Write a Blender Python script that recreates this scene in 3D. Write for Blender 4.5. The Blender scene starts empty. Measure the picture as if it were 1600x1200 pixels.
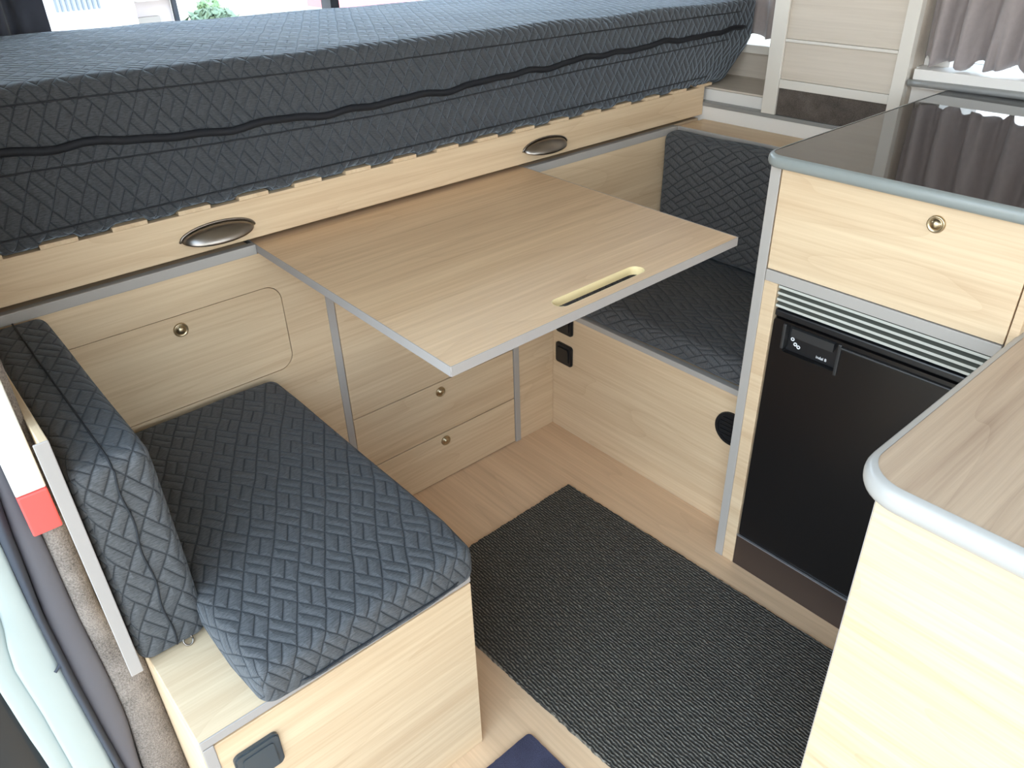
import bpy, bmesh, math, random
from mathutils import Vector, Matrix, noise
random.seed(7)
C = bpy.context.scene
COL = C.collection
By, Cx, Kx = 1.390, 1.312, 1.222

# ------------------------------------------------------------------ materials
def srgb(r, g, b):
    f = lambda c: (c/255/12.92) if c/255 <= .04045 else ((c/255+.055)/1.055)**2.4
    return (f(r), f(g), f(b), 1)

class NT:
    def __init__(s, name):
        s.m = bpy.data.materials.new(name); s.m.use_nodes = True
        s.t = s.m.node_tree; s.n = s.t.nodes; s.l = s.t.links
        s.b = s.n['Principled BSDF']
    def node(s, typ, **kw):
        n = s.n.new(typ)
        for k, v in kw.items():
            if k.startswith('i_'):
                key = k[2:]; key = int(key) if key.isdigit() else key.replace('_', ' ')
                s.put(n.inputs[key], v)
            else: setattr(n, k, v)
        return n
    def put(s, inp, v):
        if isinstance(v, bpy.types.NodeSocket): s.l.new(v, inp)
        else: inp.default_value = v
    def math(s, op, a, b=None, c=None, clamp=False):
        n = s.n.new('ShaderNodeMath'); n.operation = op; n.use_clamp = clamp
        s.put(n.inputs[0], a)
        if b is not None: s.put(n.inputs[1], b)
        if c is not None: s.put(n.inputs[2], c)
        return n.outputs[0]
    def ramp(s, fac, stops, interp='LINEAR'):
        n = s.n.new('ShaderNodeValToRGB'); n.color_ramp.interpolation = interp
        e = n.color_ramp.elements
        while len(e) > 1: e.remove(e[-1])
        e[0].position, e[0].color = stops[0]
        for p, c in stops[1:]:
            x = e.new(p); x.color = c
        s.put(n.inputs[0], fac); return n.outputs[0]
    def mix(s, fac, a, b, mode='MIX'):
        n = s.n.new('ShaderNodeMix'); n.data_type = 'RGBA'; n.blend_type = mode
        s.put(n.inputs[0], fac); s.put(n.inputs[6], a); s.put(n.inputs[7], b)
        return n.outputs[2]
    def set(s, **kw):
        for k, v in kw.items(): s.put(s.b.inputs[k.replace('_', ' ')], v)
    def bump(s, h, strength=.5, dist=.002):
        n = s.node('ShaderNodeBump'); n.inputs['Strength'].default_value = strength
        n.inputs['Distance'].default_value = dist; s.put(n.inputs['Height'], h)
        s.l.new(n.outputs[0], s.b.inputs['Normal'])

def plain(name, col, rough=.5, metal=0., **kw):
    t = NT(name); t.set(Base_Color=col, Roughness=rough, Metallic=metal, **kw)
    return t.m

def wood(name, axis, light, dark, rough=.45, contrast=1., cath=1.):
    t = NT(name)
    tc = t.node('ShaderNodeTexCoord'); oi = t.node('ShaderNodeObjectInfo')
    off = t.math('MULTIPLY', oi.outputs['Random'], 37.)
    cmb = t.node('ShaderNodeCombineXYZ'); [t.put(cmb.inputs[i], off) for i in range(3)]
    add = t.node('ShaderNodeVectorMath', operation='ADD'); t.put(add.inputs[0], tc.outputs['Object']); t.put(add.inputs[1], cmb.outputs[0])
    def mapped(al, ac):
        m = t.node('ShaderNodeMapping'); sc = [ac]*3; sc['xyz'.index(axis)] = al
        m.inputs['Scale'].default_value = sc; t.put(m.inputs['Vector'], add.outputs[0]); return m.outputs[0]
    n1 = t.node('ShaderNodeTexNoise', i_Vector=mapped(1.6, 26), i_Scale=1., i_Detail=5., i_Roughness=.6)
    n2 = t.node('ShaderNodeTexNoise', i_Vector=mapped(3., 150), i_Scale=1., i_Detail=3., i_Roughness=.6)
    n3 = t.node('ShaderNodeTexNoise', i_Vector=mapped(.9, 5.5), i_Scale=1., i_Detail=2., i_Roughness=.5)
    # contour lines of a stretched field give cathedral grain
    fr = t.math('FRACT', t.math('MULTIPLY', n3.outputs[0], 9.))
    ring = t.math('POWER', fr, 9.)
    a = t.math('MULTIPLY', t.math('SUBTRACT', n1.outputs[0], .5), 1.0*contrast)
    b = t.math('MULTIPLY', t.math('SUBTRACT', n2.outputs[0], .5), .9*contrast)
    c = t.math('MULTIPLY', ring, -.17*contrast*cath)
    v = t.math('ADD', t.math('ADD', t.math('ADD', a, b), c), .58, clamp=True)
    col = t.mix(v, dark, light)
    t.set(Base_Color=col, Roughness=rough)
    t.bump(n2.outputs[0], .12, .0008)
    return t.m

def quilt(name, base, sheen=.35, bstr=.6):
    t = NT(name)
    uv = t.node('ShaderNodeUVMap'); sep = t.node('ShaderNodeSeparateXYZ'); t.put(sep.inputs[0], uv.outputs[0])
    wn = t.node('ShaderNodeTexNoise', i_Vector=uv.outputs[0], i_Scale=9., i_Detail=1.)
    u = t.math('ADD', sep.outputs[0], t.math('MULTIPLY', t.math('SUBTRACT', wn.outputs[0], .5), .012)); v = sep.outputs[1]
    ax, ay = .0435*math.cos(math.radians(-56)), .0435*math.sin(math.radians(-56))
    bx, by = .0385*math.cos(math.radians(61)), .0385*math.sin(math.radians(61))
    det = ax*by-ay*bx
    p = t.math('ADD', t.math('MULTIPLY', u, by/det), t.math('MULTIPLY', v, -bx/det))
    q = t.math('ADD', t.math('MULTIPLY', u, -ay/det), t.math('MULTIPLY', v, ax/det))
    fp, fq = t.math('FRACT', p), t.math('FRACT', q)
    ck = t.math('FLOORED_MODULO', t.math('ADD', t.math('FLOOR', p), t.math('FLOOR', q)), 2.)
    edge = lambda f: t.math('SUBTRACT', .5, t.math('ABSOLUTE', t.math('SUBTRACT', f, .5)))
    ep, eq = edge(fp), edge(fq)
    sel = t.math('ADD', t.math('MULTIPLY', ck, fp), t.math('MULTIPLY', t.math('SUBTRACT', 1., ck), fq))
    em = t.math('ABSOLUTE', t.math('SUBTRACT', sel, .5))
    d = t.math('MINIMUM', t.math('MINIMUM', ep, eq), em)
    puff = t.math('POWER', t.math('MULTIPLY', d, 5., clamp=True), .5)
    line = t.math('SUBTRACT', 1., t.math('MULTIPLY', d, 17., clamp=True))
    mp = t.node('ShaderNodeMapping', i_Vector=uv.outputs[0]); mp.inputs['Scale'].default_value = (110, 620, 1); mp.inputs['Rotation'].default_value = (0, 0, .5)
    hz = t.node('ShaderNodeTexNoise', i_Vector=mp.outputs[0], i_Scale=1., i_Detail=3., i_Roughness=.7)
    hv = t.math('ADD', t.math('MULTIPLY', t.math('SUBTRACT', hz.outputs[0], .5), 2.8), .5, clamp=True)
    lo = tuple(c*.55 for c in base[:3])+(1,); hi = tuple(c*1.55 for c in base[:3])+(1,)
    col = t.mix(hv, lo, hi)
    col = t.mix(t.math('MULTIPLY', line, .9), col, (.006, .007, .01, 1))
    t.set(Base_Color=col, Roughness=.85, Sheen_Weight=sheen, Sheen_Roughness=.45, Sheen_Tint=(.70, .85, 1., 1))  # blue sheen tint puts the window's sky light into the fabric colour
    h = t.math('ADD', puff, t.math('MULTIPLY', hz.outputs[0], .12))
    t.bump(h, bstr, .0045)
    return t.m

W_L, W_D = srgb(226, 203, 169), srgb(189, 157, 122)
wood_x = wood('pale elm laminate', 'x', W_L, W_D)
wood_y = wood('pale elm laminate lengthwise', 'y', W_L, W_D)
wood_tx = wood('table elm laminate', 'x', srgb(229, 196, 156), srgb(188, 150, 113), contrast=1.)
wood_end = wood('raw plywood', 'x', srgb(225, 200, 150), srgb(200, 170, 120), rough=.7)
wood_floor = wood('vinyl plank floor', 'y', srgb(234, 201, 164), srgb(194, 160, 127), rough=.38, contrast=.9)
wood_wall = wood('pale wall board', 'y', srgb(210, 199, 185), srgb(184, 172, 157), contrast=.9, cath=.5)
raw_edge = plain('cream routed edge', srgb(228, 208, 160), .6)
grey_edge = plain('grey edge banding', srgb(170, 164, 157), .45)
grey_edge_l = plain('light grey edge banding', srgb(162, 155, 150), .45)
bull_dark = plain('blue grey bullnose', srgb(136, 141, 138), .28)
bull_light = plain('light grey bullnose', srgb(176, 173, 168), .25)
quilt_m = quilt('charcoal quilted fabric', (.046, .049, .054, 1), .5, .85)
quilt_r = quilt('charcoal quilted fabric cushion', (.067, .068, .070, 1), .12, .65)
piping_m = plain('black piping', (.004, .005, .009, 1), .75)
seam_m = plain('dark seam', (.016, .018, .022, 1), .85)
nickel = plain('brushed nickel', srgb(140, 132, 124), .28, 1.)
brass_n = plain('satin nickel brass', srgb(186, 168, 138), .3, 1.)
black_pl = plain('black plastic', (.012, .012, .013, 1), .35)
dark_pl = plain('charcoal plastic', srgb(62, 68, 72), .38)
hole_m = plain('black hole', (.004, .004, .004, 1), .8)
fridge_m = plain('black fridge laminate', (.0075, .0065, .0065, 1), .3)
fridge_h = plain('graphite handle', (.028, .028, .028, 1), .4)
kick_m = plain('dark brown kickboard', srgb(60, 48, 42), .4)
silver_m = plain('silver trim', srgb(205, 205, 208), .3, .8)
vent_m = plain('grey green vent', srgb(98, 98, 88), .5)
vent_l = plain('pale vent bar', srgb(190, 190, 180), .4)
white_ink = plain('white print', srgb(235, 235, 235), .5)
white_p = plain('white painted metal', srgb(164, 172, 168), .25)
white_w = plain('white wall panel', srgb(226, 222, 216), .5)
white_f = plain('white frame', srgb(214, 208, 198), .45)
rubber = plain('dark grey rubber', srgb(52, 56, 66), .6)
grey_pl = plain('mid grey plastic', srgb(88, 86, 92), .5)
marker_red = plain('red reflector', srgb(226, 84, 78), .5)
glass_top = plain('dark glass worktop', (.020, .015, .013, 1), .035, 0., Specular_IOR_Level=1.)
cream = plain('off white ceiling', srgb(196, 186, 172), .7)
alu = plain('grey aluminium', srgb(150, 150, 148), .4, .3)

def carpet(name, c1, c2, scale=700, bump=.6):
    t = NT(name); tc = t.node('ShaderNodeTexCoord')
    n = t.node('ShaderNodeTexNoise', i_Vector=tc.outputs['Object'], i_Scale=float(scale), i_Detail=3., i_Roughness=.7)
    n2 = t.node('ShaderNodeTexNoise', i_Vector=tc.outputs['Object'], i_Scale=28., i_Detail=3.)
    f = t.math('ADD', t.math('MULTIPLY', n.outputs[0], 1.1), t.math('MULTIPLY', n2.outputs[0], .5))
    col = t.ramp(f, [(.5, c1), (1.05, c2)])
    t.set(Base_Color=col, Roughness=.95); t.bump(n.outputs[0], bump, .003); return t.m
felt = carpet('grey brown felt', srgb(74, 66, 60), srgb(158, 146, 136), 420, .9)
felt_dark = carpet('dark speckled felt', srgb(40, 35, 32), srgb(110, 100, 92))
navy = carpet('navy mat pile', srgb(38, 38, 56), srgb(66, 66, 88), 500)

def rugmat():
    t = NT('charcoal loop pile'); tc = t.node('ShaderNodeTexCoord')
    sep = t.node('ShaderNodeSeparateXYZ'); t.put(sep.inputs[0], tc.outputs['Object'])
    w = t.node('ShaderNodeTexNoise', i_Vector=tc.outputs['Object'], i_Scale=85., i_Detail=3.)
    wob = t.math('MULTIPLY', t.math('SUBTRACT', w.outputs[0], .5), 6.5)
    # loop rows run across the rug, loops alternate along each row
    ry = t.math('ADD', t.math('MULTIPLY', sep.outputs[0], 2*math.pi/.0065), wob)
    rx = t.math('MULTIPLY', t.math('ADD', sep.outputs[1], t.math('MULTIPLY', sep.outputs[0], .9)), 2*math.pi/.016)
    s1 = t.math('MULTIPLY_ADD', t.math('SINE', ry), .5, .5)
    s2 = t.math('MULTIPLY_ADD', t.math('SINE', t.math('ADD', rx, t.math('MULTIPLY', wob, 2.))), .5, .5)
    n = t.node('ShaderNodeTexNoise', i_Vector=tc.outputs['Object'], i_Scale=330., i_Detail=3., i_Roughness=.7)
    n2 = t.node('ShaderNodeTexNoise', i_Vector=tc.outputs['Object'], i_Scale=9., i_Detail=2.)
    h = t.math('ADD', t.math('MULTIPLY', s1, t.math('MULTIPLY_ADD', s2, .35, .65)), t.math('MULTIPLY', n.outputs[0], .9))
    col = t.ramp(t.math('MULTIPLY', h, .62), [(.25, (.008, .008, .008, 1)), (.58, (.068, .062, .050, 1)), (.9, (.33, .30, .245, 1))])
    col = t.mix(t.math('MULTIPLY', n2.outputs[0], .3), col, (.045, .04, .034, 1))
    t.set(Base_Color=col, Roughness=.95); t.bump(h, .9, .005); return t.m
rug_m = rugmat()

def curtain_mat(name, c, trans=.25):
    t = NT(name); tc = t.node('ShaderNodeTexCoord')
    n = t.node('ShaderNodeTexNoise', i_Vector=tc.outputs['Object'], i_Scale=90., i_Detail=4.)
    col = t.mix(n.outputs[0], tuple(k*.88 for k in c[:3])+(1,), tuple(min(1, k*1.12) for k in c[:3])+(1,))
    t.set(Base_Color=col, Roughness=.9, Sheen_Weight=.3)
    return t.m
curt_m = curtain_mat('grey mauve suede', srgb(150, 140, 138))
curt_d = curtain_mat('dark slate curtain', srgb(66, 70, 82))
def glassm():
    t = NT('window glass'); t.set(Base_Color=(1, 1, 1, 1), Roughness=0., Transmission_Weight=1., IOR=1.02); return t.m
glass = glassm()

# ------------------------------------------------------------------ mesh helpers
def world_of(o):
    v = Vector((0, 0, 0))
    while o: v += Vector(o.location); o = o.parent
    return v

def obj(name, bm, mat, parent=None, smooth=False, label=None):
    if smooth:
        for f in bm.faces: f.smooth = True
    me = bpy.data.meshes.new(name)
    vs = [v.co for v in bm.verts]
    lo = Vector([min(v[i] for v in vs) for i in range(3)]); hi = Vector([max(v[i] for v in vs) for i in range(3)])
    org = Vector(((lo.x+hi.x)/2, (lo.y+hi.y)/2, lo.z))
    bmesh.ops.translate(bm, verts=bm.verts, vec=-org)
    bm.to_mesh(me); bm.free()
    for m in (mat if isinstance(mat, (list, tuple)) else [mat]): me.materials.append(m)
    o = bpy.data.objects.new(name, me); COL.objects.link(o)
    if parent: o.parent = parent; o.location = org-world_of(parent)
    else: o.location = org
    if label: o['label'] = label
    return o

def tag(o, label, cat, group=None):
    o['label'] = label; o['category'] = cat
    if group: o['group'] = group
    return o
def thing(name, loc, label, cat, group=None):
    o = bpy.data.objects.new(name, None); o.empty_display_size = .05
    COL.objects.link(o); o.location = loc
    return tag(o, label, cat, group)
def struct(o): o['kind'] = 'structure'; return o

def bx(bm, x0, x1, y0, y1, z0, z1, bev=0., seg=2):
    r = bmesh.ops.create_cube(bm, size=1.)
    vs = r['verts']
    for v in vs:
        v.co = Vector(((x0+x1)/2+v.co.x*(x1-x0), (y0+y1)/2+v.co.y*(y1-y0), (z0+z1)/2+v.co.z*(z1-z0)))
    if bev > 0:
        es = list({e for v in vs for e in v.link_edges})
        bmesh.ops.bevel(bm, geom=es, offset=bev, segments=seg, affect='EDGES', profile=.5)
    return bm
def box(name, x0, x1, y0, y1, z0, z1, mat, parent=None, bev=.0012, label=None):
    return obj(name, bx(bmesh.new(), x0, x1, y0, y1, z0, z1, bev), mat, parent, label=label)

def prism(bm, pts, vec):
    """extrude a planar polygon (list of 3D points) by vec"""
    a = [bm.verts.new(p) for p in pts]; b = [bm.verts.new(Vector(p)+Vector(vec)) for p in pts]
    n = len(pts)
    bm.faces.new(a); bm.faces.new(b[::-1])
    for i in range(n): bm.faces.new((a[i], b[i], b[(i+1) % n], a[(i+1) % n]))
    bmesh.ops.recalc_face_normals(bm, faces=bm.faces[:])
    return bm

def ring_prism(bm, outer, inner, vec):
    """plate with a hole: outer / inner loops with the same point count"""
    n = len(outer); V = Vector(vec)
    oa = [bm.verts.new(p) for p in outer]; ia = [bm.verts.new(p) for p in inner]
    ob = [bm.verts.new(Vector(p)+V) for p in outer]; ib = [bm.verts.new(Vector(p)+V) for p in inner]
    for i in range(n):
        j = (i+1) % n
        bm.faces.new((oa[i], oa[j], ia[j], ia[i])); bm.faces.new((ob[j], ob[i], ib[i], ib[j]))
        bm.faces.new((oa[j], oa[i], ob[i], ob[j])); bm.faces.new((ia[i], ia[j], ib[j], ib[i]))
    bmesh.ops.recalc_face_normals(bm, faces=bm.faces[:])
    return bm

def rrect(u0, u1, v0, v1, r, n=6):
    """rounded rectangle in 2D; r one radius or four (u0v0,u1v0,u1v1,u0v1)"""
    rs = r if isinstance(r, (list, tuple)) else [r]*4
    out = []
    for (cu, cv, s, k) in ((u0, v0, 180, 0), (u1, v0, 270, 1), (u1, v1, 0, 2), (u0, v1, 90, 3)):
        q = max(rs[k], 1e-5)
        cc = (cu+q if cu == u0 else cu-q, cv+q if cv == v0 else cv-q)
        for i in range(n+1):
            a = math.radians(s+90*i/n); out.append((cc[0]+q*math.cos(a), cc[1]+q*math.sin(a)))
    return out

def tube(bm, pts, r, n=8, cap=True):
    pts = [Vector(p) for p in pts]; rings = []
    for i, p in enumerate(pts):
        t = (pts[min(i+1, len(pts)-1)]-pts[max(i-1, 0)]).normalized()
        ref = Vector((0, 0, 1)) if abs(t.z) < .9 else Vector((0, 1, 0))
        a = t.cross(ref).normalized(); b = a.cross(t)
        rr = r[i] if isinstance(r, (list, tuple)) else r
        rings.append([bm.verts.new(p+(a*math.cos(2*math.pi*k/n)+b*math.sin(2*math.pi*k/n))*rr) for k in range(n)])
    for i in range(len(rings)-1):
        for k in range(n):
            bm.faces.new((rings[i][k], rings[i][(k+1) % n], rings[i+1][(k+1) % n], rings[i+1][k]))
    if cap: bm.faces.new(rings[0][::-1]); bm.faces.new(rings[-1])
    bmesh.ops.recalc_face_normals(bm, faces=bm.faces[:])
    return bm

def lathe(bm, org, axis, prof, n=28):
    """prof: list of (radius, height along axis)"""
    axis = Vector(axis).normalized(); ref = Vector((0, 0, 1)) if abs(axis.z) < .9 else Vector((1, 0, 0))
    a = axis.cross(ref).normalized(); b = axis.cross(a); rings = []
    for r, h in prof:
        c = Vector(org)+axis*h
        if r < 1e-6: rings.append([bm.verts.new(c)])
        else: rings.append([bm.verts.new(c+(a*math.cos(2*math.pi*k/n)+b*math.sin(2*math.pi*k/n))*r) for k in range(n)])
    for i in range(len(rings)-1):
        A, B = rings[i], rings[i+1]
        for k in range(n):
            k2 = (k+1) % n
            if len(A) == 1 and len(B) == 1: continue
            if len(A) == 1: bm.faces.new((A[0], B[k2], B[k]))
            elif len(B) == 1: bm.faces.new((A[k], A[k2], B[0]))
            else: bm.faces.new((A[k], A[k2], B[k2], B[k]))
    bmesh.ops.recalc_face_normals(bm, faces=bm.faces[:])
    return bm

def coords(lo, hi, r, n, rs=5):
    out = [lo+r*(1-math.cos(math.pi/2*i/rs)) if False else lo+r*i/rs for i in range(rs)]
    out += [lo+r+(hi-lo-2*r)*i/n for i in range(n+1)]
    out += [hi-r+r*i/rs for i in range(1, rs+1)]
    return out

def cushion_bm(x0, x1, y0, y1, z0, z1, r, nx, ny, nz, deform=None, amp=.002, seed=0):
    bm = bmesh.new(); uvl = bm.loops.layers.uv.new('UVMap')
    X, Y, Z = coords(x0, x1, r, nx), coords(y0, y1, r, ny), coords(z0, z1, r, nz)
    lo = Vector((x0+r, y0+r, z0+r)); hi = Vector((x1-r, y1-r, z1-r))
    def shape(p):
        c = Vector([min(max(p[i], lo[i]), hi[i]) for i in range(3)]); d = p-c
        m = max(abs(k) for k in d)
        if d.length > 1e-9: p = c+d.normalized()*m
        k = Vector((p.x*7+seed, p.y*7, p.z*7))
        p = p+noise.noise_vector(k)*amp
        if deform: p = deform(p)
        return p
    faces = (
        (X, Y, lambda a, b: (a, b, z1), lambda a, b: (a, b)), (X, Y, lambda a, b: (a, b, z0), lambda a, b: (a, b)),
        (X, Z, lambda a, b: (a, y0, b), lambda a, b: (a, y0+b-z1)), (X, Z, lambda a, b: (a, y1, b), lambda a, b: (a, y1+z1-b)),
        (Y, Z, lambda a, b: (x0, a, b), lambda a, b: (x0+b-z1, a)), (Y, Z, lambda a, b: (x1, a, b), lambda a, b: (x1+z1-b, a)))
    for A, B, pf, uf in faces:
        g = [[bm.verts.new(shape(Vector(pf(a, b)))) for b in B] for a in A]
        for i in range(len(A)-1):
            for j in range(len(B)-1):
                f = bm.faces.new((g[i][j], g[i+1][j], g[i+1][j+1], g[i][j+1])); f.smooth = True
                for l, (ii, jj) in zip(f.loops, ((i, j), (i+1, j), (i+1, j+1), (i, j+1))): l[uvl].uv = uf(A[ii], B[jj])
    bmesh.ops.remove_doubles(bm, verts=bm.verts[:], dist=1e-5)
    bmesh.ops.recalc_face_normals(bm, faces=bm.faces[:])
    return bm

def bullnose(bm, outline, z0, z1, out, closed=True, n=8):
    """half-round edge strip around a 2D outline (counter-clockwise)"""
    N = len(outline); mid = (z0+z1)/2; h = (z1-z0)/2; rings = []
    for i, p in enumerate(outline):
        a, b = outline[i-1], outline[(i+1) % N]
        t = Vector((b[0]-a[0], b[1]-a[1])).normalized(); nrm = Vector((t.y, -t.x))
        ring = [Vector((p[0], p[1], z1+.0006))]
        for k in range(n+1):
            g = math.pi/2-math.pi*k/n
            o = out*math.cos(g)**.7 if math.cos(g) > 1e-6 else 0
            ring.append(Vector((p[0]+nrm.x*o, p[1]+nrm.y*o, mid+(h+.0006)*math.sin(g))))
        rings.append([bm.verts.new(v) for v in ring[1:]])
    for i in range(N if closed else N-1):
        A, B = rings[i], rings[(i+1) % N]
        for k in range(len(A)-1): bm.faces.new((A[k], B[k], B[k+1], A[k+1]))
    bmesh.ops.recalc_face_normals(bm, faces=bm.faces[:])
    return bm

def text_part(name, body, size, mat, parent, org, right, up, ext=.0006):
    c = bpy.data.curves.new(name, 'FONT'); c.body = body; c.size = size; c.extrude = ext
    c.align_x = 'LEFT'
    t = bpy.data.objects.new(name, c); COL.objects.link(t)
    dg = bpy.context.evaluated_depsgraph_get(); me = bpy.data.meshes.new_from_object(t.evaluated_get(dg))
    bpy.data.objects.remove(t)
    bm = bmesh.new(); bm.from_mesh(me); R, U = Vector(right), Vector(up); N = R.cross(U)
    for v in bm.verts: v.co = Vector(org)+R*v.co.x+U*v.co.y+N*v.co.z
    return obj(name, bm, mat, parent)

def knob(parent, org, axis, r=.0135, name='knob'):
    k = obj(name, lathe(bmesh.new(), org, axis, [(r, 0), (r, .003), (r*.93, .0045), (r*.78, .0042), (r*.72, .003), (r*.66, .0032), (r*.6, .005), (r*.42, .0075), (r*.2, .0085), (0, .0088)]), brass_n, parent, True, label='round nickel push knob')
    return k

# ------------------------------------------------------------------ the setting
fl = struct(box('floor', -.16, 2.2, -1.6, 2.16, -.05, 0, wood_floor, bev=0))
struct(box('ceiling', -.16, 2.4, -1.6, 2.3, 1.92, 1.98, cream, bev=0))
struct(box('wall_left', -.19, -.12, 1.13, 2.3, -.05, 1.92, white_w, bev=0))
struct(box('wall_light_block', -.19, -.12, -1.6, -.95, -.05, 1.92, cream, bev=0))  # unseen wall piece, added to cut door light on the kitchen fronts
bm = bmesh.new()
bx(bm, -.16, 2.4, -1.68, -1.6, -.05, 1.0); bx(bm, -.16, 2.4, -1.68, -1.6, 1.8, 1.92); bx(bm, 1.75, 2.4, -1.68, -1.6, 1.0, 1.8)
struct(obj('wall_front', bm, cream))
struct(box('window_added', -.16, 1.75, -1.645, -1.641, 1.0, 1.8, glass, bev=0))  # unseen window, added to throw high daylight onto bed rail and table

# back wall around the window behind the bed
bm = bmesh.new()
bx(bm, -.12, 2.3, 2.16, 2.24, 0, 1.0); bx(bm, -.12, .30, 2.16, 2.24, 1.0, 1.92)
bx(bm, 2.1, 2.3, 2.16, 2.24, 1.0, 1.92); bx(bm, .30, 2.1, 2.16, 2.24, 1.72, 1.92)
struct(obj('wall_back', bm, white_w))
w = struct(box('window_1', .30, 2.1, 2.195, 2.199, 1.0, 1.72, glass, bev=0))
box('window_frame', .2, 2.12, 2.15, 2.24, .985, 1.005, white_f, w)
box('window_mullion', 1.195, 1.222, 2.17, 2.225, 1.0, 1.72, rubber, w)
# right wall: stepped panels below the windows
bm = bmesh.new()
bx(bm, 1.90, 2.20, -1.6, 2.16, 0, .806); bx(bm, 1.925, 2.2, .86, 2.16, .806, .846)
bx(bm, 1.935, 2.2, -1.6, .80, .806, .965); bx(bm, 1.97, 2.2, -1.6, .842, 1.6, 1.92); bx(bm, 1.97, 2.2, .785, .842, .965, 1.6); bx(bm, 1.935, 2.2, .80, .842, .806, .965)
bx(bm, 1.935, 2.2, -1.6, .0, .965, 1.6); bx(bm, 2.135, 2.2, .8, 1.3, .846, 1.92)
bx(bm, 2.135, 2.2, 1.3, 2.16, .846, .93); bx(bm, 2.135, 2.2, 1.3, 2.16, 1.6, 1.92); bx(bm, 2.135, 2.2, 1.75, 2.16, .93, 1.6)
struct(obj('wall_right', bm, white_w))
w2 = struct(box('window_2', 2.05, 2.054, 0, .8, .965, 1.6, glass, bev=0))
w3 = struct(box('window_3', 2.16, 2.164, 1.3, 1.75, .93, 1.6, glass, bev=0))
box('window_sill', 2.085, 2.135, 1.25, 1.78, .922, .944, white_f, w3)
struct(box('trim_1', 1.895, 1.93, .45, 2.15, .806, .816, alu))
struct(box('trim_2', 2.112, 2.134, 1.0, 2.15, .849, .921, wood_wall))
struct(box('trim_3', 1.925, 2.12, .86, 2.15, .8465, .852, wood_wall))
struct(box('trim_4', 1.905, 1.94, .05, .832, .926, .966, white_w))
struct(obj('trim_5', tube(bmesh.new(), [(1.902, .838, .936), (1.902, .80, .937), (1.903, .5, .940), (1.903, .06, .944)], .008), alu, None, True))

# door jamb at the left: felt pillar, plastic strip, rubber seal, painted post (upright)
def strip(name, pts, y0, y1, mat, rnd=.0):
    """pts: list of (z, xl, xr) -> upright ribbon with thickness"""
    bm = bmesh.new(); A = []
    pts = sorted(pts); zs = [p[0] for p in pts]
    def ev(z, k):
        for a, b in zip(pts, pts[1:]):
            if a[0] <= z <= b[0]:
                t = (z-a[0])/(b[0]-a[0]); t = t*t*(3-2*t)*.5+t*.5
                return a[k]+(b[k]-a[k])*t
        return pts[-1][k] if z > zs[-1] else pts[0][k]
    N = 60; n = 8
    for i in range(N+1):
        z = zs[0]+(zs[-1]-zs[0])*i/N; xl, xr = ev(z, 1), ev(z, 2); row = [bm.verts.new((xl, y1, z))]
        for k in range(n+1):
            f = k/n; bul = math.sin(math.pi*f)**.6 if 0 < f < 1 else 0
            row.append(bm.verts.new((xl+(xr-xl)*f, y0-rnd*bul, z)))
        row.append(bm.verts.new((xr, y1, z))); A.append(row)
    m = len(A[0])
    for i in range(N):
        for k in range(m):
            bm.faces.new((A[i][k], A[i][(k+1) % m], A[i+1][(k+1) % m], A[i+1][k]))
    bm.faces.new(A[0][::-1]); bm.faces.new(A[-1])
    bmesh.ops.recalc_face_normals(bm, faces=bm.faces[:])
    return struct(obj(name, bm, mat, None, True))
strip('trim_7', [(-.05, .012, .0745), (.12, .0135, .0745), (.29, .0235, .0745), (.40, .0235, .074), (.424, .022, .060), (.51, .02, .049), (.68, .021, .052), (1.0, .02, .056), (1.92, .02, .056)], .956, 1.13, felt, .012)
strip('trim_8', [(-.05, -.004, .0135), (.17, -.006, .0135), (.30, -.0105, .0235), (.385, -.0125, .0235), (.52, -.0135, .02), (.63, -.0075, .021), (.75, -.001, .02), (1.92, .0, .02)], .952, 1.13, grey_pl, .005)
strip('trim_9', [(-.05, -.0165, -.004), (.19, -.017, -.006), (.33, -.021, -.0105), (.42, -.0235, -.0125), (.54, -.0235, -.0135), (.65, -.0215, -.0075), (.75, -.0175, -.001), (1.92, -.017, .0)], .948, 1.13, rubber, .010)
strip('trim_10', [(-.05, -.062, -.0165), (.25, -.063, -.0185), (.37, -.064, -.022), (.48, -.068, -.0235), (.57, -.054, -.0235), (.66, -.05, -.0215), (.8, -.05, -.0175), (1.92, -.05, -.017)], .948, 1.13, white_p, .003)
strip('trim_11', [(-.05, -.088, -.062), (.28, -.0875, -.063), (.37, -.0915, -.064), (.48, -.094, -.068), (.57, -.094, -.054), (.7, -.094, -.05), (1.92, -.094, -.05)], .955, 1.13, white_p, .003)
strip('trim_12', [(-.05, -.16, -.088), (.5, -.16, -.094), (1.92, -.16, -.094)], .99, 1.13, black_pl, .003)
o = obj('screw', tube(bmesh.new(), [(-.021, .944, .452), (-.030, .940, .447)], .0022), rubber); tag(o, 'tiny dark peg on the white painted door post', 'screw')
# dark latch slot on the post
o = obj('latch', bx(bmesh.new(), -.092, -.078, .935, .958, .535, .585, .005, 3), rubber); tag(o, 'grey rounded door latch at the edge of the white door post', 'latch')

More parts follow.
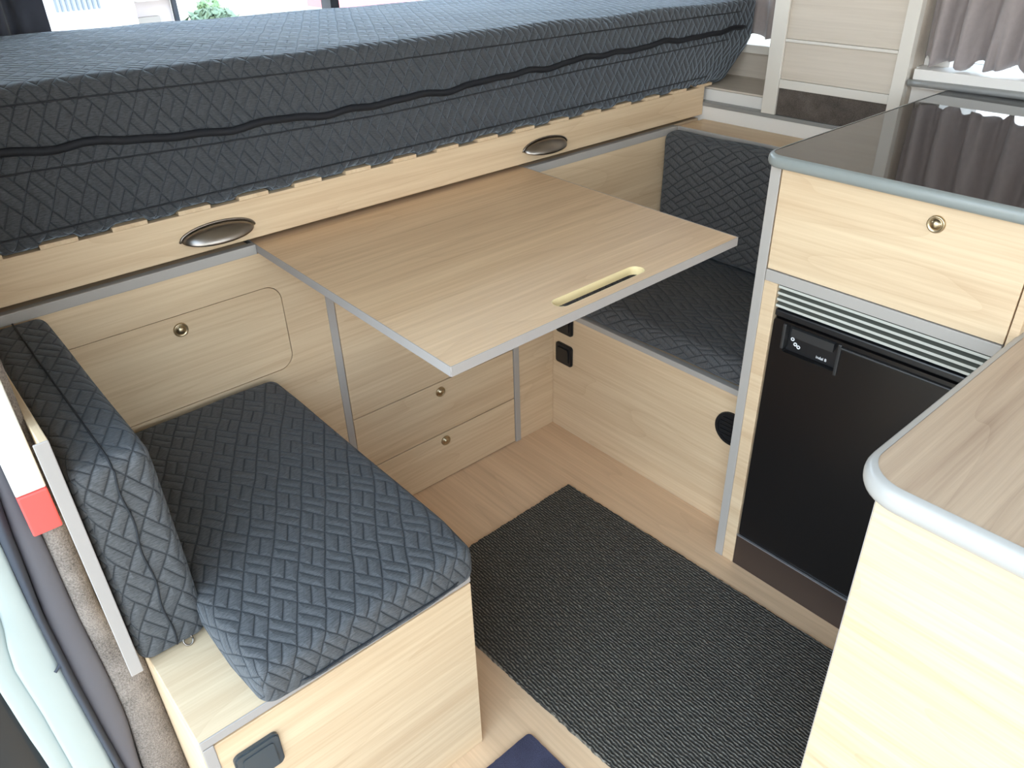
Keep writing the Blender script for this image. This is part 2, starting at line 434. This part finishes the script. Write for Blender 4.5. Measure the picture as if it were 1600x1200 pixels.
# ------------------------------------------------------------------ mattress and bed
def mat_def(p):
    t = min(max((p.x-.2)/1.8, 0), 1)
    fz = min(max((p.z-.868)/.232, 0), 1)
    x, y, z = p
    z -= .040*t*fz
    k = min(max((x-1.75)/.35, 0), 1)
    low = max(0, 1-(z-.868)/.10)
    x -= k*.115*low**1.3
    g = ((p.x+.086)/.112) % 1.
    if p.z < .90 and p.y < 1.43: z -= .0078*(1-(p.z-.866)/.034)*max(0, min(1, (.46-abs(g-.22))*18-3.2))
    y += .004*math.sin(p.x*5.1)*fz
    if fz > .99 or p.z > 1.09: z += .004*noise.noise(Vector((p.x*5, p.y*5, 3)))
    return Vector((x, y, z))
bm = cushion_bm(-.112, 2.098, 1.392, 2.06, .866, 1.104, .016, 230, 16, 8, mat_def, .0012)
mt = obj('mattress', bm, quilt_m, None); tag(mt, 'thick charcoal quilted mattress lying along the raised bed', 'mattress')
def curve_x(f, xs, ry=1.392):
    return [Vector((x, ry+.004*math.sin(x*5.1)*min(max((f(x)-.868)/.232, 0), 1), f(x))) for x in xs]
def lerp_tab(tab):
    def f(x):
        if x <= tab[0][0]: return tab[0][1]
        for a, b in zip(tab, tab[1:]):
            if x <= b[0]: return a[1]+(b[1]-a[1])*(x-a[0])/(b[0]-a[0])
        return tab[-1][1]
    return f
fpip = lerp_tab([(-.5, 1.03), (.18, 1.014), (.35, .999), (.5, .986), (.86, .978), (1.1, .983), (1.39, .990), (1.7, .992), (2.1, .993)])
xs = [-.1+i*.02 for i in range(108)]
pts = curve_x(lambda x: fpip(x)+.0022*math.sin(x*23)+.002*math.sin(x*41+1)+.0014*math.sin(x*67), [x for x in xs if x < 2.03], 1.3895)
pts += [Vector((2.065, 1.397, .993)), Vector((2.085, 1.42, .995)), Vector((2.088, 1.6, 1.0)), Vector((2.088, 1.9, 1.0))]
obj('piping', tube(bmesh.new(), pts, .0068, 8), piping_m, mt, True, label='wavy black piping')
fse = lerp_tab([(-.5, 1.085), (.2, 1.076), (.5, 1.066), (.86, 1.055), (1.39, 1.046), (2.1, 1.035)])
obj('seam', tube(bmesh.new(), curve_x(fse, xs[:107], 1.3912), .0016, 6), seam_m, mt, True)
fse2 = lerp_tab([(-.5, .992), (.2, .979), (.5, .966), (.86, .958), (1.39, .966), (2.02, .97)])
obj('seam', tube(bmesh.new(), curve_x(fse2, xs[:105], 1.3912), .0016, 6), seam_m, mt, True)
obj('seam', tube(bmesh.new(), curve_x(lambda x: .884, xs[:101], 1.3905), .0016, 6), seam_m, mt, True)

bed = thing('bed_base', (.9, 1.4, .781), 'pale wooden bed rail with two cup handles under the quilted mattress', 'bed frame')
box('front_rail', -.112, 1.897, 1.393, 1.411, .782, .857, wood_x, bed)
for k in range(18):
    x0 = -.086+.112*k
    box('slat', x0+.052, x0+.112-.002, 1.3925, 2.05, .8575, .8645, wood_y, bed, 0)
box('side_rail', -.112, 1.89, 2.03, 2.05, .78, .857, wood_x, bed)
def cup(x, a):
    bm = bmesh.new(); zc, b, c = .809, .020, .030; NU, NV = 28, 10; g = []
    for i in range(NU+1):
        th = math.pi*i/NU; row = []
        for j in range(NV+1):
            ph = math.pi/2*j/NV
            row.append(bm.verts.new((x-a*math.cos(th), 1.3925-c*math.sin(th)*math.sin(ph), zc+b*math.sin(th)*math.cos(ph)-.010*math.sin(th)*math.sin(ph)**2)))
        g.append(row)
    for i in range(NU):
        for j in range(NV): bm.faces.new((g[i][j], g[i+1][j], g[i+1][j+1], g[i][j+1]))
    bmesh.ops.remove_doubles(bm, verts=bm.verts[:], dist=1e-5)
    bmesh.ops.recalc_face_normals(bm, faces=bm.faces[:])
    h = obj('cup_handle', bm, nickel, bed, True, label='brushed nickel cup handle')
    s = h.modifiers.new('solid', 'SOLIDIFY'); s.thickness = .0015
    pts = [(x-(a+.003)*math.cos(math.pi*i/24), 1.3915, zc+(b+.0025)*math.sin(math.pi*i/24)) for i in range(25)]
    obj('flange', tube(bmesh.new(), pts, .0022, 6), nickel, h, True)
cup(.4745, .0675); cup(1.289, .068)

# ------------------------------------------------------------------ cabinets below the bed
loc = thing('storage_cabinet', (.3, 1.39, 0), 'pale wooden cabinet with rounded hatch door behind the left bench', 'cabinet')
# front panel with a hatch cut-out
hx0, hx1, hz0, hz1 = .13, .568, .494, .681
o_ = [(p[0], By, p[1]) for p in rrect(.045, .660, .0, .752, 1e-5, 7)]
i_ = [(p[0], By, p[1]) for p in rrect(hx0, hx1, hz0, hz1, .032, 7)]
obj('front_panel', ring_prism(bmesh.new(), o_, i_, (0, .016, 0)), wood_x, loc)
d = obj('door', prism(bmesh.new(), [(p[0], By+.0005, p[1]) for p in rrect(hx0+.0015, hx1-.0015, hz0+.0015, hz1-.0015, .031, 7)], (0, .014, 0)), wood_x, loc, label='hatch door with rounded corners')
knob(d, (.364, By, .652), (0, -1, 0))
box('back_lining', .1, .6, By+.0145, By+.02, .45, .72, hole_m, loc, 0)
box('edge_trim', .045, .5375, By-.001, By+.016, .752, .771, grey_edge, loc)
box('top_board', .045, .529, By+.0165, 1.62, .752, .770, wood_x, loc)

dr = thing('drawer_cabinet', (.92, 1.39, 0), 'pale wooden cabinet of three stacked drawers under the table', 'cabinet')
pst = bmesh.new(); bx(pst, .660, .677, By-.003, 1.62, 0, .751, .001); obj('side_post', pst, grey_edge, dr, label='grey edged side post')
box('side_post', 1.168, 1.186, By-.003, 1.62, 0, .751, grey_edge, dr, label='grey edged side post')
for (z0, z1, kz, kx) in ((.3015, .738, None, 0), (.1485, .2985, .273, .926), (.003, .1455, .122, .929)):
    q = box('drawer', .6795, 1.1665, By, By+.018, z0, z1, wood_x, dr)
    if kz: knob(q, (kx, By, kz), (0, -1, 0))
box('carcass', .6775, 1.1675, By+.019, 1.60, .0, .74, hole_m, dr, 0)
tp = thing('corner_cabinet', (1.5, 1.39, 0), 'pale wooden panel cabinet behind the right seat cushion', 'cabinet')
box('front_panel', 1.187, 1.90, By, By+.016, 0, .752, wood_x, tp)
box('edge_trim', 1.2295, 1.786, By-.001, By+.016, .752, .771, grey_edge, tp)
box('top_board', 1.237, 1.898, By+.0165, 1.62, .752, .770, wood_x, tp)

# table leaf that slides out from under the bed rail
tb = thing('sliding_table', (.88, 1.1, .752), 'pale wooden table leaf pulled out from under the bed', 'table')
TL = [(.531, .766), (1.206, .779), (1.234, 1.60), (.5415, 1.60)]
def tp_(u, v): # bilinear on the leaf
    a = Vector(TL[0]).lerp(Vector(TL[1]), u); b = Vector(TL[3]).lerp(Vector(TL[2]), u); return a.lerp(b, v)
# slot runs parallel to the front edge
sa, sb = Vector((.777, .816)), Vector((.962, .810))
ux = (Vector(TL[1])-Vector(TL[0])).normalized(); uy = Vector((-ux.y, ux.x))
sc = Vector((.870, .8085))
sl = rrect(-.105, .105, -.0165, .0165, .0164, 8)
inner = [Vector((sc.x+ux.x*p[0]+uy.x*p[1], sc.y+ux.y*p[0]+uy.y*p[1], .755)) for p in sl]
n8 = 9
outer = []
for k in range(4):
    prv, cur, nxt = Vector(TL[k-1]), Vector(TL[k]), Vector(TL[(k+1) % 4])
    for j in range(n8):
        f = (j-(n8-1)/2)/((n8-1)/2)
        q = cur.lerp(nxt, .45*f) if f > 0 else cur.lerp(prv, -.45*f)
        outer.append(Vector((q.x, q.y, .755)))
top = obj('table_top', ring_prism(bmesh.new(), outer, inner, (0, 0, .0155)), wood_tx, tb)
il = [Vector((p.x, p.y, .7552)) for p in inner]
def shrink(loop, d):
    out = []
    for i, p in enumerate(loop):
        a, b = loop[i-1], loop[(i+1) % len(loop)]; t = (b-a); nn = Vector((-t.y, t.x, 0)).normalized(); out.append(p+nn*d)
    return out
obj('grip_slot', ring_prism(bmesh.new(), il, shrink(il, .0012), (0, 0, .0152)), raw_edge, tb, label='cream lined finger slot')
eb = bmesh.new()
for (a, b, dn) in ((TL[0], TL[1], (0, -1)), (TL[3], TL[0], (-1, 0)), (TL[1], TL[2], (1, 0))):
    a, b = Vector(a), Vector(b); t = (b-a).normalized(); nn = Vector((t.y, -t.x))*.0012
    prism(eb, [(a.x, a.y, .7547), (b.x, b.y, .7547), (b.x+nn.x, b.y+nn.y, .7547), (a.x+nn.x, a.y+nn.y, .7547)], (0, 0, .0161))
obj('edge_band', eb, grey_edge_l, tb, label='light grey edge band')

# ------------------------------------------------------------------ left bench
bn = thing('bench_seat', (.29, 1.05, 0), 'pale wooden bench box at left by the door post', 'bench')
box('front_panel', .0765, .508, .725, .741, 0, .404, wood_x, bn)
box('side_panel', .075, .091, .741, 1.388, 0, .405, wood_y, bn)
box('side_panel', .492, .508, .741, 1.388, 0, .404, wood_y, bn)
box('seat_board', .075, .506, .7265, 1.388, .406, .4235, wood_x, bn)
box('edge_trim', .0755, .508, .7245, .7265, .408, .4235, grey_edge_l, bn)
box('edge_trim', .0755, .0905, .7235, .7252, .0, .408, grey_edge_l, bn)
def switch(parent, c, ax_r, nrm, s, mat, tilt=1):
    R, N = Vector(ax_r), Vector(nrm); U = Vector((0, 0, 1)); c = Vector(c)
    P = lambda u, v, h: c+R*u+U*v+N*h
    bm = bmesh.new(); prism(bm, [P(u, v, 0) for u, v in rrect(-s, s, -s, s, s*.28)], N*.007)
    e = [e for e in bm.edges if all(abs((v.co-c).dot(N)-.007) < 1e-5 for v in e.verts)]
    bmesh.ops.bevel(bm, geom=e, offset=.0022, segments=2, affect='EDGES')
    sw = obj('switch', bm, mat, parent, label='square rocker switch')
    k = s*.68; bm = bmesh.new()
    prism(bm, [P(u, v, .0072) for u, v in rrect(-k, k, -k, k, k*.22)], N*.003)
    for v in bm.verts:
        h = (v.co-c).dot(N)
        if h > .009: v.co += N*(.0018*tilt*((v.co-c).dot(U)/k))
    obj('rocker', bm, mat, sw)
    return sw
switch(bn, (.137, .7248, .333), (1, 0, 0), (0, -1, 0), .0315, dark_pl, -1)
bkp = thing('backrest_panel', (.054, 1.13, .424), 'upright board with light grey edge behind the left back cushion', 'panel')
box('board', .053, .0625, .887, 1.388, .4245, .814, wood_y, bkp)
box('edge_band', .0463, .0627, .8845, .8868, .4245, .8145, grey_edge_l, bkp)
def seat_def(p):
    x, y, z = p; f = min(max((z-.45)/.05, 0), 1)
    u = (x-.335)/.18; v = (y-1.03)/.34
    z += f*(.006*(1-min(u*u, 1))*(1-min(v*v, 1))-.004*max(0, min(1, (u+v*-1-1.2))))
    # rounded front corners
    for cx, s in ((.153, 1), (.514, -1)):
        dx = max(0, .09-(x-cx)*s); dy = max(0, .09-(y-.706))
        if dx > 0 and dy > 0: k = dx*dy/.0081; x += s*.007*k; y += .005*k
    return Vector((x, y, z))
sc_ = obj('seat_cushion', cushion_bm(.152, .516, .702, 1.380, .4245, .495, .022, 22, 36, 4, seat_def, .0018, 3), quilt_r, None)
tag(sc_, 'charcoal quilted seat cushion on the left bench', 'cushion')
pts = [(.20+.28*i/30, .7008+.0006*math.sin(i)+.012*(max(0, abs(i-15)-12)/3)**2, .447) for i in range(31)]
obj('seam', tube(bmesh.new(), pts, .0016, 6), seam_m, sc_, True)
bc = obj('back_cushion', cushion_bm(.0655, .160, .889, 1.386, .4245, .757, .018, 5, 26, 18, lambda p: p+Vector((.002*(1 if p.x > .11 else 0)*(1-min(1, abs(p.z-.58)/.16)**2), 0, 0)), .0015, 5), quilt_r)
tag(bc, 'charcoal quilted back cushion standing on edge at the left bench', 'cushion')
pts = [(.113+.002*math.sin(i*.8), .8872, .436+.304*i/24) for i in range(25)]+[(.113, .8895, .7485), (.113, .896, .7558)]+[(.113, .906+.47*i/20, .7582) for i in range(21)]
obj('seam', tube(bmesh.new(), pts, .0014, 6), seam_m, bc, True)
bm = bmesh.new()
rp = [(.128+.0065*math.cos(a*math.pi/8), .889+.004*math.sin(a*math.pi/8), .431+.0065*math.sin(a*math.pi/8)) for a in range(17)]
obj('zip_pull', tube(bm, rp, .0014, 6), nickel, bc, True, label='small metal ring')
mk = thing('marker_board', (.03, .91, .672), 'white marker board with red lower end beside the left backrest board', 'marker')
box('white_board', .0125, .0455, .925, .935, .7335, .95, white_f, mk, .002)
box('red_end', .0125, .0455, .923, .936, .674, .733, marker_red, mk, .002, label='red lower end')
box('bracket', .02, .04, .935, .957, .70, .80, rubber, mk)

# ------------------------------------------------------------------ right seat
rs = thing('bench_seat', (1.6, 1.06, 0), 'pale wooden seat box at right with two switches below the table', 'bench')
box('front_panel', Cx, Cx+.016, .745, 1.389, 0, .366, wood_y, rs)
box('edge_trim', Cx-.001, Cx+.016, .745, 1.389, .366, .381, grey_edge, rs)
box('seat_board', Cx+.0165, 1.785, .745, 1.389, .364, .380, wood_y, rs)
switch(rs, (Cx-.0002, 1.341, .251), (0, -1, 0), (-1, 0, 0), .031, black_pl, 1)
switch(rs, (Cx-.0002, 1.341, .345), (0, -1, 0), (-1, 0, 0), .031, black_pl, 1)
vt = obj('air_vent', lathe(bmesh.new(), (Cx, .799, .277), (-1, 0, 0), [(.0, .0005), (.034, .0005), (.035, .004), (.042, .004), (.043, .0)], 36), black_pl, rs, False, label='round black air vent')
for k in range(5): box('slat', Cx-.003, Cx-.0008, .77, .828, .255+.011*k-.002, .255+.011*k+.002, black_pl, vt, 0)
def rseat_def(p):
    x, y, z = p; f = min(max((z-.40)/.05, 0), 1)
    z += f*.004*noise.noise(Vector((x*9, y*9, 1)))
    return Vector((x, y, z))
q = obj('seat_cushion', cushion_bm(Cx+.001, 1.784, .756, 1.385, .3815, .445, .026, 20, 34, 3, rseat_def, .004, 9), quilt_r)
tag(q, 'dark quilted seat cushion on the right seat box beside the fridge cabinet', 'cushion')
q = obj('back_cushion', cushion_bm(1.718, 1.784, .76, 1.386, .449, .768, .024, 4, 32, 18, None, .004, 12), quilt_r)
tag(q, 'dark quilted back cushion against the right wall ledge', 'cushion')
lg = thing('wall_ledge', (1.85, 1.07, .75), 'narrow wooden ledge with grey lip along the right wall', 'ledge')
box('ledge_board', 1.788, 1.899, .745, 1.389, .754, .770, wood_y, lg)
box('edge_trim', 1.7855, 1.7878, .745, 1.389, .7535, .771, grey_edge, lg)
box('front_panel', 1.788, 1.804, .745, 1.389, .2, .7535, wood_y, lg)

# ------------------------------------------------------------------ kitchen cabinet, worktop, fridge
kc = thing('kitchen_cabinet', (1.5, .52, 0), 'pale wooden kitchen cabinet housing the black fridge', 'cabinet')
box('side_panel', Kx+.002, 1.898, .7215, .7405, 0, .911, wood_y, kc)
box('edge_band', Kx-.001, Kx+.002, .7205, .7408, 0, .911, grey_edge, kc)
f = box('drawer_front', Kx, Kx+.016, .31, .7185, .7235, .910, wood_y, kc)
knob(f, (Kx, .448, .892-.014), (-1, 0, 0))
box('divider_rail', Kx-.001, Kx+.3, .31, .7195, .6995, .7215, grey_edge, kc)
box('filler_strip', Kx, Kx+.016, .6925, .7205, 0, .699, wood_y, kc)
box('back_wall', 1.62, 1.64, .30, .7205, 0, .90, hole_m, kc, 0)
box('side_panel', Kx, 1.898, .294, .308, 0, .911, wood_y, kc)
vg = box('vent_grille', Kx+.020, Kx+.026, .31, .6915, .633, .699, hole_m, kc, 0)
for k in range(4):
    zt = .6965-.0125*k
    bm = bmesh.new(); prism(bm, [(Kx+.003, .3105, zt-.0050), (Kx+.003, .3105, zt), (Kx+.016, .3105, zt+.0036), (Kx+.016, .3105, zt+.002), (Kx+.0045, .3105, zt-.0050)], (0, .3805, 0))
    ob = obj('vent_slat', bm, [vent_l, vent_m], kc)
    for pl in ob.data.polygons:
        pl.material_index = 0 if pl.normal.x < -.9 else 1
box('vent_base', Kx+.004, Kx+.03, .3105, .691, .6345, .6485, black_pl, kc, .003)
box('kick_board', Kx+.001, Kx+.017, .31, .692, .0, .084, kick_m, kc)
box('kick_trim', Kx-.001, Kx+.004, .31, .692, .0845, .087, silver_m, kc, 0)

wt = thing('worktop', (1.5, .52, .905), 'dark glossy worktop over the fridge cabinet', 'worktop')
ol = rrect(1.209, 1.897, .30, .744, [.004, .004, .004, .030], 8)
obj('glass_surface', prism(bmesh.new(), [(p[0], p[1], .9115) for p in ol], (0, 0, .0205)), glass_top, wt)
obj('edge_trim', bullnose(bmesh.new(), ol, .9115, .932, .009), bull_dark, wt, True, label='blue grey rounded edge')

fr = thing('fridge', (1.4, .5, .088), 'black fridge built in under the wooden drawer', 'fridge')
box('body', Kx+.03, 1.60, .315, .688, .09, .63, fridge_m, fr, .002)
dy0, dy1, dz0, dz1 = .312, .690, .089, .631
ho = [(Kx+.004, p[0], p[1]) for p in rrect(dy0, dy1, dz0, dz1, .006, 5)]
hi_ = [(Kx+.004, p[0], p[1]) for p in rrect(.556, .664, .568, .6265, .004, 5)]
obj('door', ring_prism(bmesh.new(), ho, hi_, (.024, 0, 0)), fridge_m, fr)
box('door_lip', Kx-.001, Kx+.004, .345, .552, .618, .6225, fridge_h, fr, .0015)
hd = box('handle_recess', Kx+.0165, Kx+.027, .5555, .6645, .5675, .627, black_pl, fr, .001)
bm = bmesh.new(); prism(bm, [(Kx+.002, .565, .6055), (Kx+.002, .565, .6225), (Kx+.0163, .565, .625), (Kx+.0163, .565, .611)], (0, .0845, 0))
obj('latch_bar', bm, fridge_h, fr)
box('handle_frame', Kx+.001, Kx+.0162, .5505, .5575, .562, .626, fridge_h, fr, .002)
box('handle_frame', Kx+.001, Kx+.0162, .6615, .6685, .574, .626, fridge_h, fr, .002)
text_part('lettering', 'indel B', .0078, white_ink, fr, (Kx+.0160, .601, .5745), (0, -1, 0), (0, 0, 1))
bm = bmesh.new()
for cy, cz in ((.652, .594), (.645, .5855), (.638, .582)):
    R = .0038
    o1 = [(Kx+.0158, cy+R*math.cos(a*math.pi/10), cz+R*math.sin(a*math.pi/10)) for a in range(20)]
    i1 = [(Kx+.0158, cy+R*.5*math.cos(a*math.pi/10), cz+R*.5*math.sin(a*math.pi/10)) for a in range(20)]
    ring_prism(bm, o1, i1, (-.0006, 0, 0))
obj('emblem', bm, white_ink, fr)

# near cabinet
nc = thing('kitchen_cabinet', (1.3, .0, 0), 'pale wooden cabinet in the near right corner below the wooden worktop', 'cabinet')
box('side_panel', .771, .787, -.48, .268, 0, .7135, wood_y, nc)
box('front_panel', .7875, 1.88, .252, .268, 0, .7135, wood_x, nc)
box('end_panel', .7875, 1.88, -.48, -.464, 0, .7135, wood_x, nc)
box('edge_band', .7705, .7715, .2675, .2685, 0, .7135, grey_edge_l, nc, 0)
nw = thing('worktop', (1.3, -.1, .715), 'pale wooden worktop with light grey rounded edge at near right', 'worktop')
ol = rrect(.757, 1.895, -.50, .287, [.05, .004, .004, .050], 10)
obj('wood_surface', prism(bmesh.new(), [(p[0], p[1], .715) for p in ol], (0, 0, .031)), wood('worktop elm laminate', 'x', srgb(206, 182, 156), srgb(160, 134, 112), contrast=1.1), nw)
obj('edge_trim', bullnose(bmesh.new(), ol, .715, .746, .013), bull_light, nw, True, label='light grey rounded edge')

# ------------------------------------------------------------------ rugs
def rug(name, cx, cy, w, h, rot, z, mat, r=.012, fray=0.):
    n = 70; out = []
    base = rrect(-w/2, w/2, -h/2, h/2, r, 5)
    dense = []
    for a, b in zip(base, base[1:]+base[:1]):
        L = math.hypot(b[0]-a[0], b[1]-a[1]); k = max(1, int(L/.006))
        dense += [(a[0]+(b[0]-a[0])*i/k, a[1]+(b[1]-a[1])*i/k) for i in range(k)]
    cs, sn = math.cos(rot), math.sin(rot)
    for (u, v) in dense:
        f = 1+random.uniform(-1, 1)*fray/max(w, h)
        u, v = u*f, v*f; out.append((cx+u*cs-v*sn, cy+u*sn+v*cs, .0005))
    bm = prism(bmesh.new(), out, (0, 0, z))
    return obj(name, bm, mat)
R_ = math.radians(-1.8)
q = rug('rug', .893, .715, .510, .845, math.radians(1.6), .0085, rug_m, .006, .004)
tag(q, 'charcoal loop pile rug on the floor between the seats', 'rug')
q = rug('floor_mat', .40, .43, .37, .49, math.radians(1.0), .006, navy, .008, .001)
tag(q, 'small navy blue floor mat in front of the left bench', 'mat')

# ------------------------------------------------------------------ wall cupboard, curtains
wc = thing('wall_cupboard', (2.0, 1.02, .818), 'pale cupboard with white frame on the right wall', 'cupboard')
for (y0, y1) in ((1.162, 1.203), (.842, .872)): box('frame_post', 1.893, 1.915, y0, y1, .8165, 1.9, white_f, wc)
box('frame_rail', 1.894, 1.915, .8725, 1.1615, .884, .905, white_f, wc)
box('frame_rail', 1.894, 1.915, .8725, 1.1615, .994, 1.001, white_f, wc)
box('door_panel', 1.899, 1.913, .8725, 1.1615, .9055, .9935, wood_wall, wc)
box('door_panel', 1.899, 1.913, .8725, 1.1615, 1.0015, 1.9, wood_wall, wc)
box('felt_panel', 1.898, 1.913, .8725, 1.1615, .8165, .8838, felt_dark, wc, label='dark felt strip')
box('side_panel', 1.9155, 2.118, 1.187, 1.202, .853, 1.9, wood_wall, wc)
box('side_panel', 1.9155, 2.118, .843, .856, .853, 1.9, wood_wall, wc)

def curtain(name, x, y0, y1, zb, zt, nf, amp, mat, seed, axis='y', hemamp=.008):
    bm = bmesh.new(); NU, NV = 160, 40; g = []
    rnd = random.Random(seed); ph = [rnd.uniform(0, 6.28) for _ in range(8)]
    for i in range(NU+1):
        u = i/NU; row = []
        for j in range(NV+1):
            v = j/NV
            w_ = u+.012*math.sin(v*5+ph[0])*math.sin(u*9)
            fold = math.sin(nf*2*math.pi*w_+1.4*math.sin(2*math.pi*w_*1.7+ph[1])); fold = math.copysign(abs(fold)**.7, fold)
            low = max(0, 1-v*5)
            fold2 = math.sin(nf*4.3*math.pi*w_+ph[2]+2*v)*low
            d_ = amp*(fold*(.65+.35*math.sin(3*u+ph[3]))+.55*fold2)
            z = zb+(zt-zb)*v+hemamp*(1-v)**3*(math.sin(nf*2*math.pi*w_+ph[4])+.6*math.sin(nf*3.1*math.pi*w_))*.6
            s = y0+(y1-y0)*u
            row.append(bm.verts.new((x+d_, s, z) if axis == 'y' else (s, x+d_, z)))
        g.append(row)
    for i in range(NU):
        for j in range(NV): bm.faces.new((g[i][j], g[i+1][j], g[i+1][j+1], g[i][j+1]))
    o = obj(name, bm, mat, None, True); s = o.modifiers.new('thickness', 'SOLIDIFY'); s.thickness = .002
    return o
tag(curtain('curtain', 1.936, .838, .10, .979, 1.62, 12, .020, curt_m, 4, 'y', .012), 'gathered grey mauve curtain over the window above the dark worktop', 'curtain')
tag(curtain('curtain', 2.12, 1.62, 1.215, .962, 1.62, 4, .010, curt_m, 8), 'grey curtain hanging between the mattress end and wall cupboard', 'curtain')
tag(curtain('curtain', 2.125, .28, .462, 1.0, 1.72, 2, .014, curt_d, 15, 'x'), 'dark slate curtain at the left side of the window behind the bed', 'curtain')

# ------------------------------------------------------------------ outdoors
gm = NT('pale paving'); gm.set(Base_Color=srgb(182, 168, 148), Roughness=.9)
struct(box('ground', -30, 40, -30, 40, -.6, -.45, gm.m, bev=0))
conc = plain('white render', srgb(244, 244, 244), .8)
bld = thing('building', (1.9, 8.4, -.45), 'white house with barred window seen through the window behind the bed', 'building')
box('wall', 1.35, 2.465, 8, 9, -.44, 3.2, conc, bld)
bars = box('window_grille', 1.80, 2.185, 7.985, 7.998, .60, 1.4, plain('grey blue pane', srgb(196, 202, 212), .4), bld)
for k in range(9): box('bar', 1.82+.042*k, 1.834+.042*k, 7.96, 7.984, .62, 1.4, plain('bar grey', srgb(120, 126, 136), .5) if k == 0 else bpy.data.materials['bar grey'], bars)
box('window_ledge', 1.72, 2.23, 7.93, 7.998, .575, .60, conc, bld)
bld2 = thing('building', (2.66, 8.6, -.45), 'pinkish grey house behind the white house outdoors', 'building')
box('wall', 2.49, 2.85, 8.2, 9.2, -.44, 3.2, plain('pink grey render', srgb(206, 196, 198), .8), bld2)
box('awning', 2.50, 2.88, 8.0, 8.198, .64, .70, conc, bld2)
box('lower_wall', 2.49, 2.7, 8.12, 8.198, -.44, .50, plain('taupe render', srgb(160, 152, 146), .8), bld2)
box('downpipe', 2.852, 2.89, 8.15, 8.2, -.44, 3.2, rubber, bld2)
leaf = plain('green leaves', srgb(118, 134, 108), .7); leaf2 = plain('pale green leaves', srgb(140, 162, 118), .7)
def bush(name, x, y, z0, w, h, mat, n, label):
    bm = bmesh.new(); rr = random.Random(int(x*100))
    for k in range(n):
        while True:
            p = Vector((rr.uniform(-1, 1), rr.uniform(-1, 1), rr.uniform(-1, 1)))
            if p.length < 1: break
        c = Vector((x+p.x*w, y+p.y*w, z0+h*(.5+.5*p.z))); s = rr.uniform(.03, .06)
        a = Vector((rr.uniform(-1, 1), rr.uniform(-1, 1), rr.uniform(-1, 1))).normalized(); b = a.orthogonal().normalized()
        bm.faces.new([bm.verts.new(c+a*s), bm.verts.new(c+b*s*.5), bm.verts.new(c-a*s), bm.verts.new(c-b*s*.5)])
    t = thing(name, (x, y, -.45), label, 'bush')
    f = obj('foliage', bm, mat, t); obj('stem', tube(bmesh.new(), [(x, y, -.45), (x, y, z0+h*.5)], .02), kick_m, t)
bush('shrub', 2.98, 7.6, .30, .24, .27, leaf, 700, 'dull green shrub outdoors beside the pinkish house')
bush('shrub', 3.13, 8.0, .40, .11, .22, leaf2, 300, 'pale green sapling outdoors at right of the shrub')
aw = thing('awning', (4.9, 8, -.45), 'pink awning outdoors at right beyond the window divider', 'awning')
box('canopy', 4.45, 5.6, 8, 8.6, .40, .56, plain('pink canvas', srgb(238, 140, 140), .8), aw)
for ax_ in (4.5, 5.55): box('post', ax_, ax_+.05, 8.1, 8.15, -.45, .40, white_f, aw)

# ------------------------------------------------------------------ light
wd = bpy.data.worlds.new('World'); C.world = wd; wd.use_nodes = True
nt = wd.node_tree; bg = nt.nodes['Background']
tc = nt.nodes.new('ShaderNodeTexCoord'); sp = nt.nodes.new('ShaderNodeSeparateXYZ'); nt.links.new(tc.outputs['Generated'], sp.inputs[0])
rp = nt.nodes.new('ShaderNodeValToRGB'); nt.links.new(sp.outputs[2], rp.inputs[0])
e = rp.color_ramp.elements; e[0].position = 0.; e[0].color = (1., .97, .92, 1); e[1].position = .55; e[1].color = (.56, .77, 1.0, 1)
x_ = e.new(.12); x_.color = (.88, .95, 1.0, 1)
nt.links.new(rp.outputs[0], bg.inputs[0]); bg.inputs[1].default_value = 4.5
def portal(name, loc, rot, sx, sy):
    l = bpy.data.lights.new(name, 'AREA'); l.shape = 'RECTANGLE'; l.size = sx; l.size_y = sy; l.cycles.is_portal = True
    o = bpy.data.objects.new(name, l); COL.objects.link(o); o.location = loc; o.rotation_euler = rot
portal('door_portal', (-.17, .0, .95), (0, math.radians(-90), 0), 1.95, 1.9)
portal('front_portal', (.8, -1.66, 1.4), (math.radians(90), 0, 0), 1.9, .8)
portal('window_portal', (1.2, 2.25, 1.36), (math.radians(-90), 0, 0), 1.8, .74)

# ------------------------------------------------------------------ camera
cd = bpy.data.cameras.new('Camera'); cam = bpy.data.objects.new('Camera', cd); COL.objects.link(cam)
cd.sensor_width = 36; cd.lens = 1223.741/1600*36; cd.clip_start = .02
M = [[0.756571, 0.360553, -0.545529], [-0.653349, 0.382199, -0.653497], [-0.02712, 0.850838, 0.524727]]
cam.matrix_world = Matrix([M[0]+[0], M[1]+[0], M[2]+[1.312], [0, 0, 0, 1]])
C.camera = cam
C.view_settings.view_transform = 'Standard'; C.view_settings.look = 'None'
C.view_settings.gamma = 1; C.view_settings.use_curve_mapping = False
C.view_settings.exposure = 0.46
C.cycles.use_denoising = True
C.cycles.max_bounces = 10; C.cycles.diffuse_bounces = 6; C.cycles.transparent_max_bounces = 8
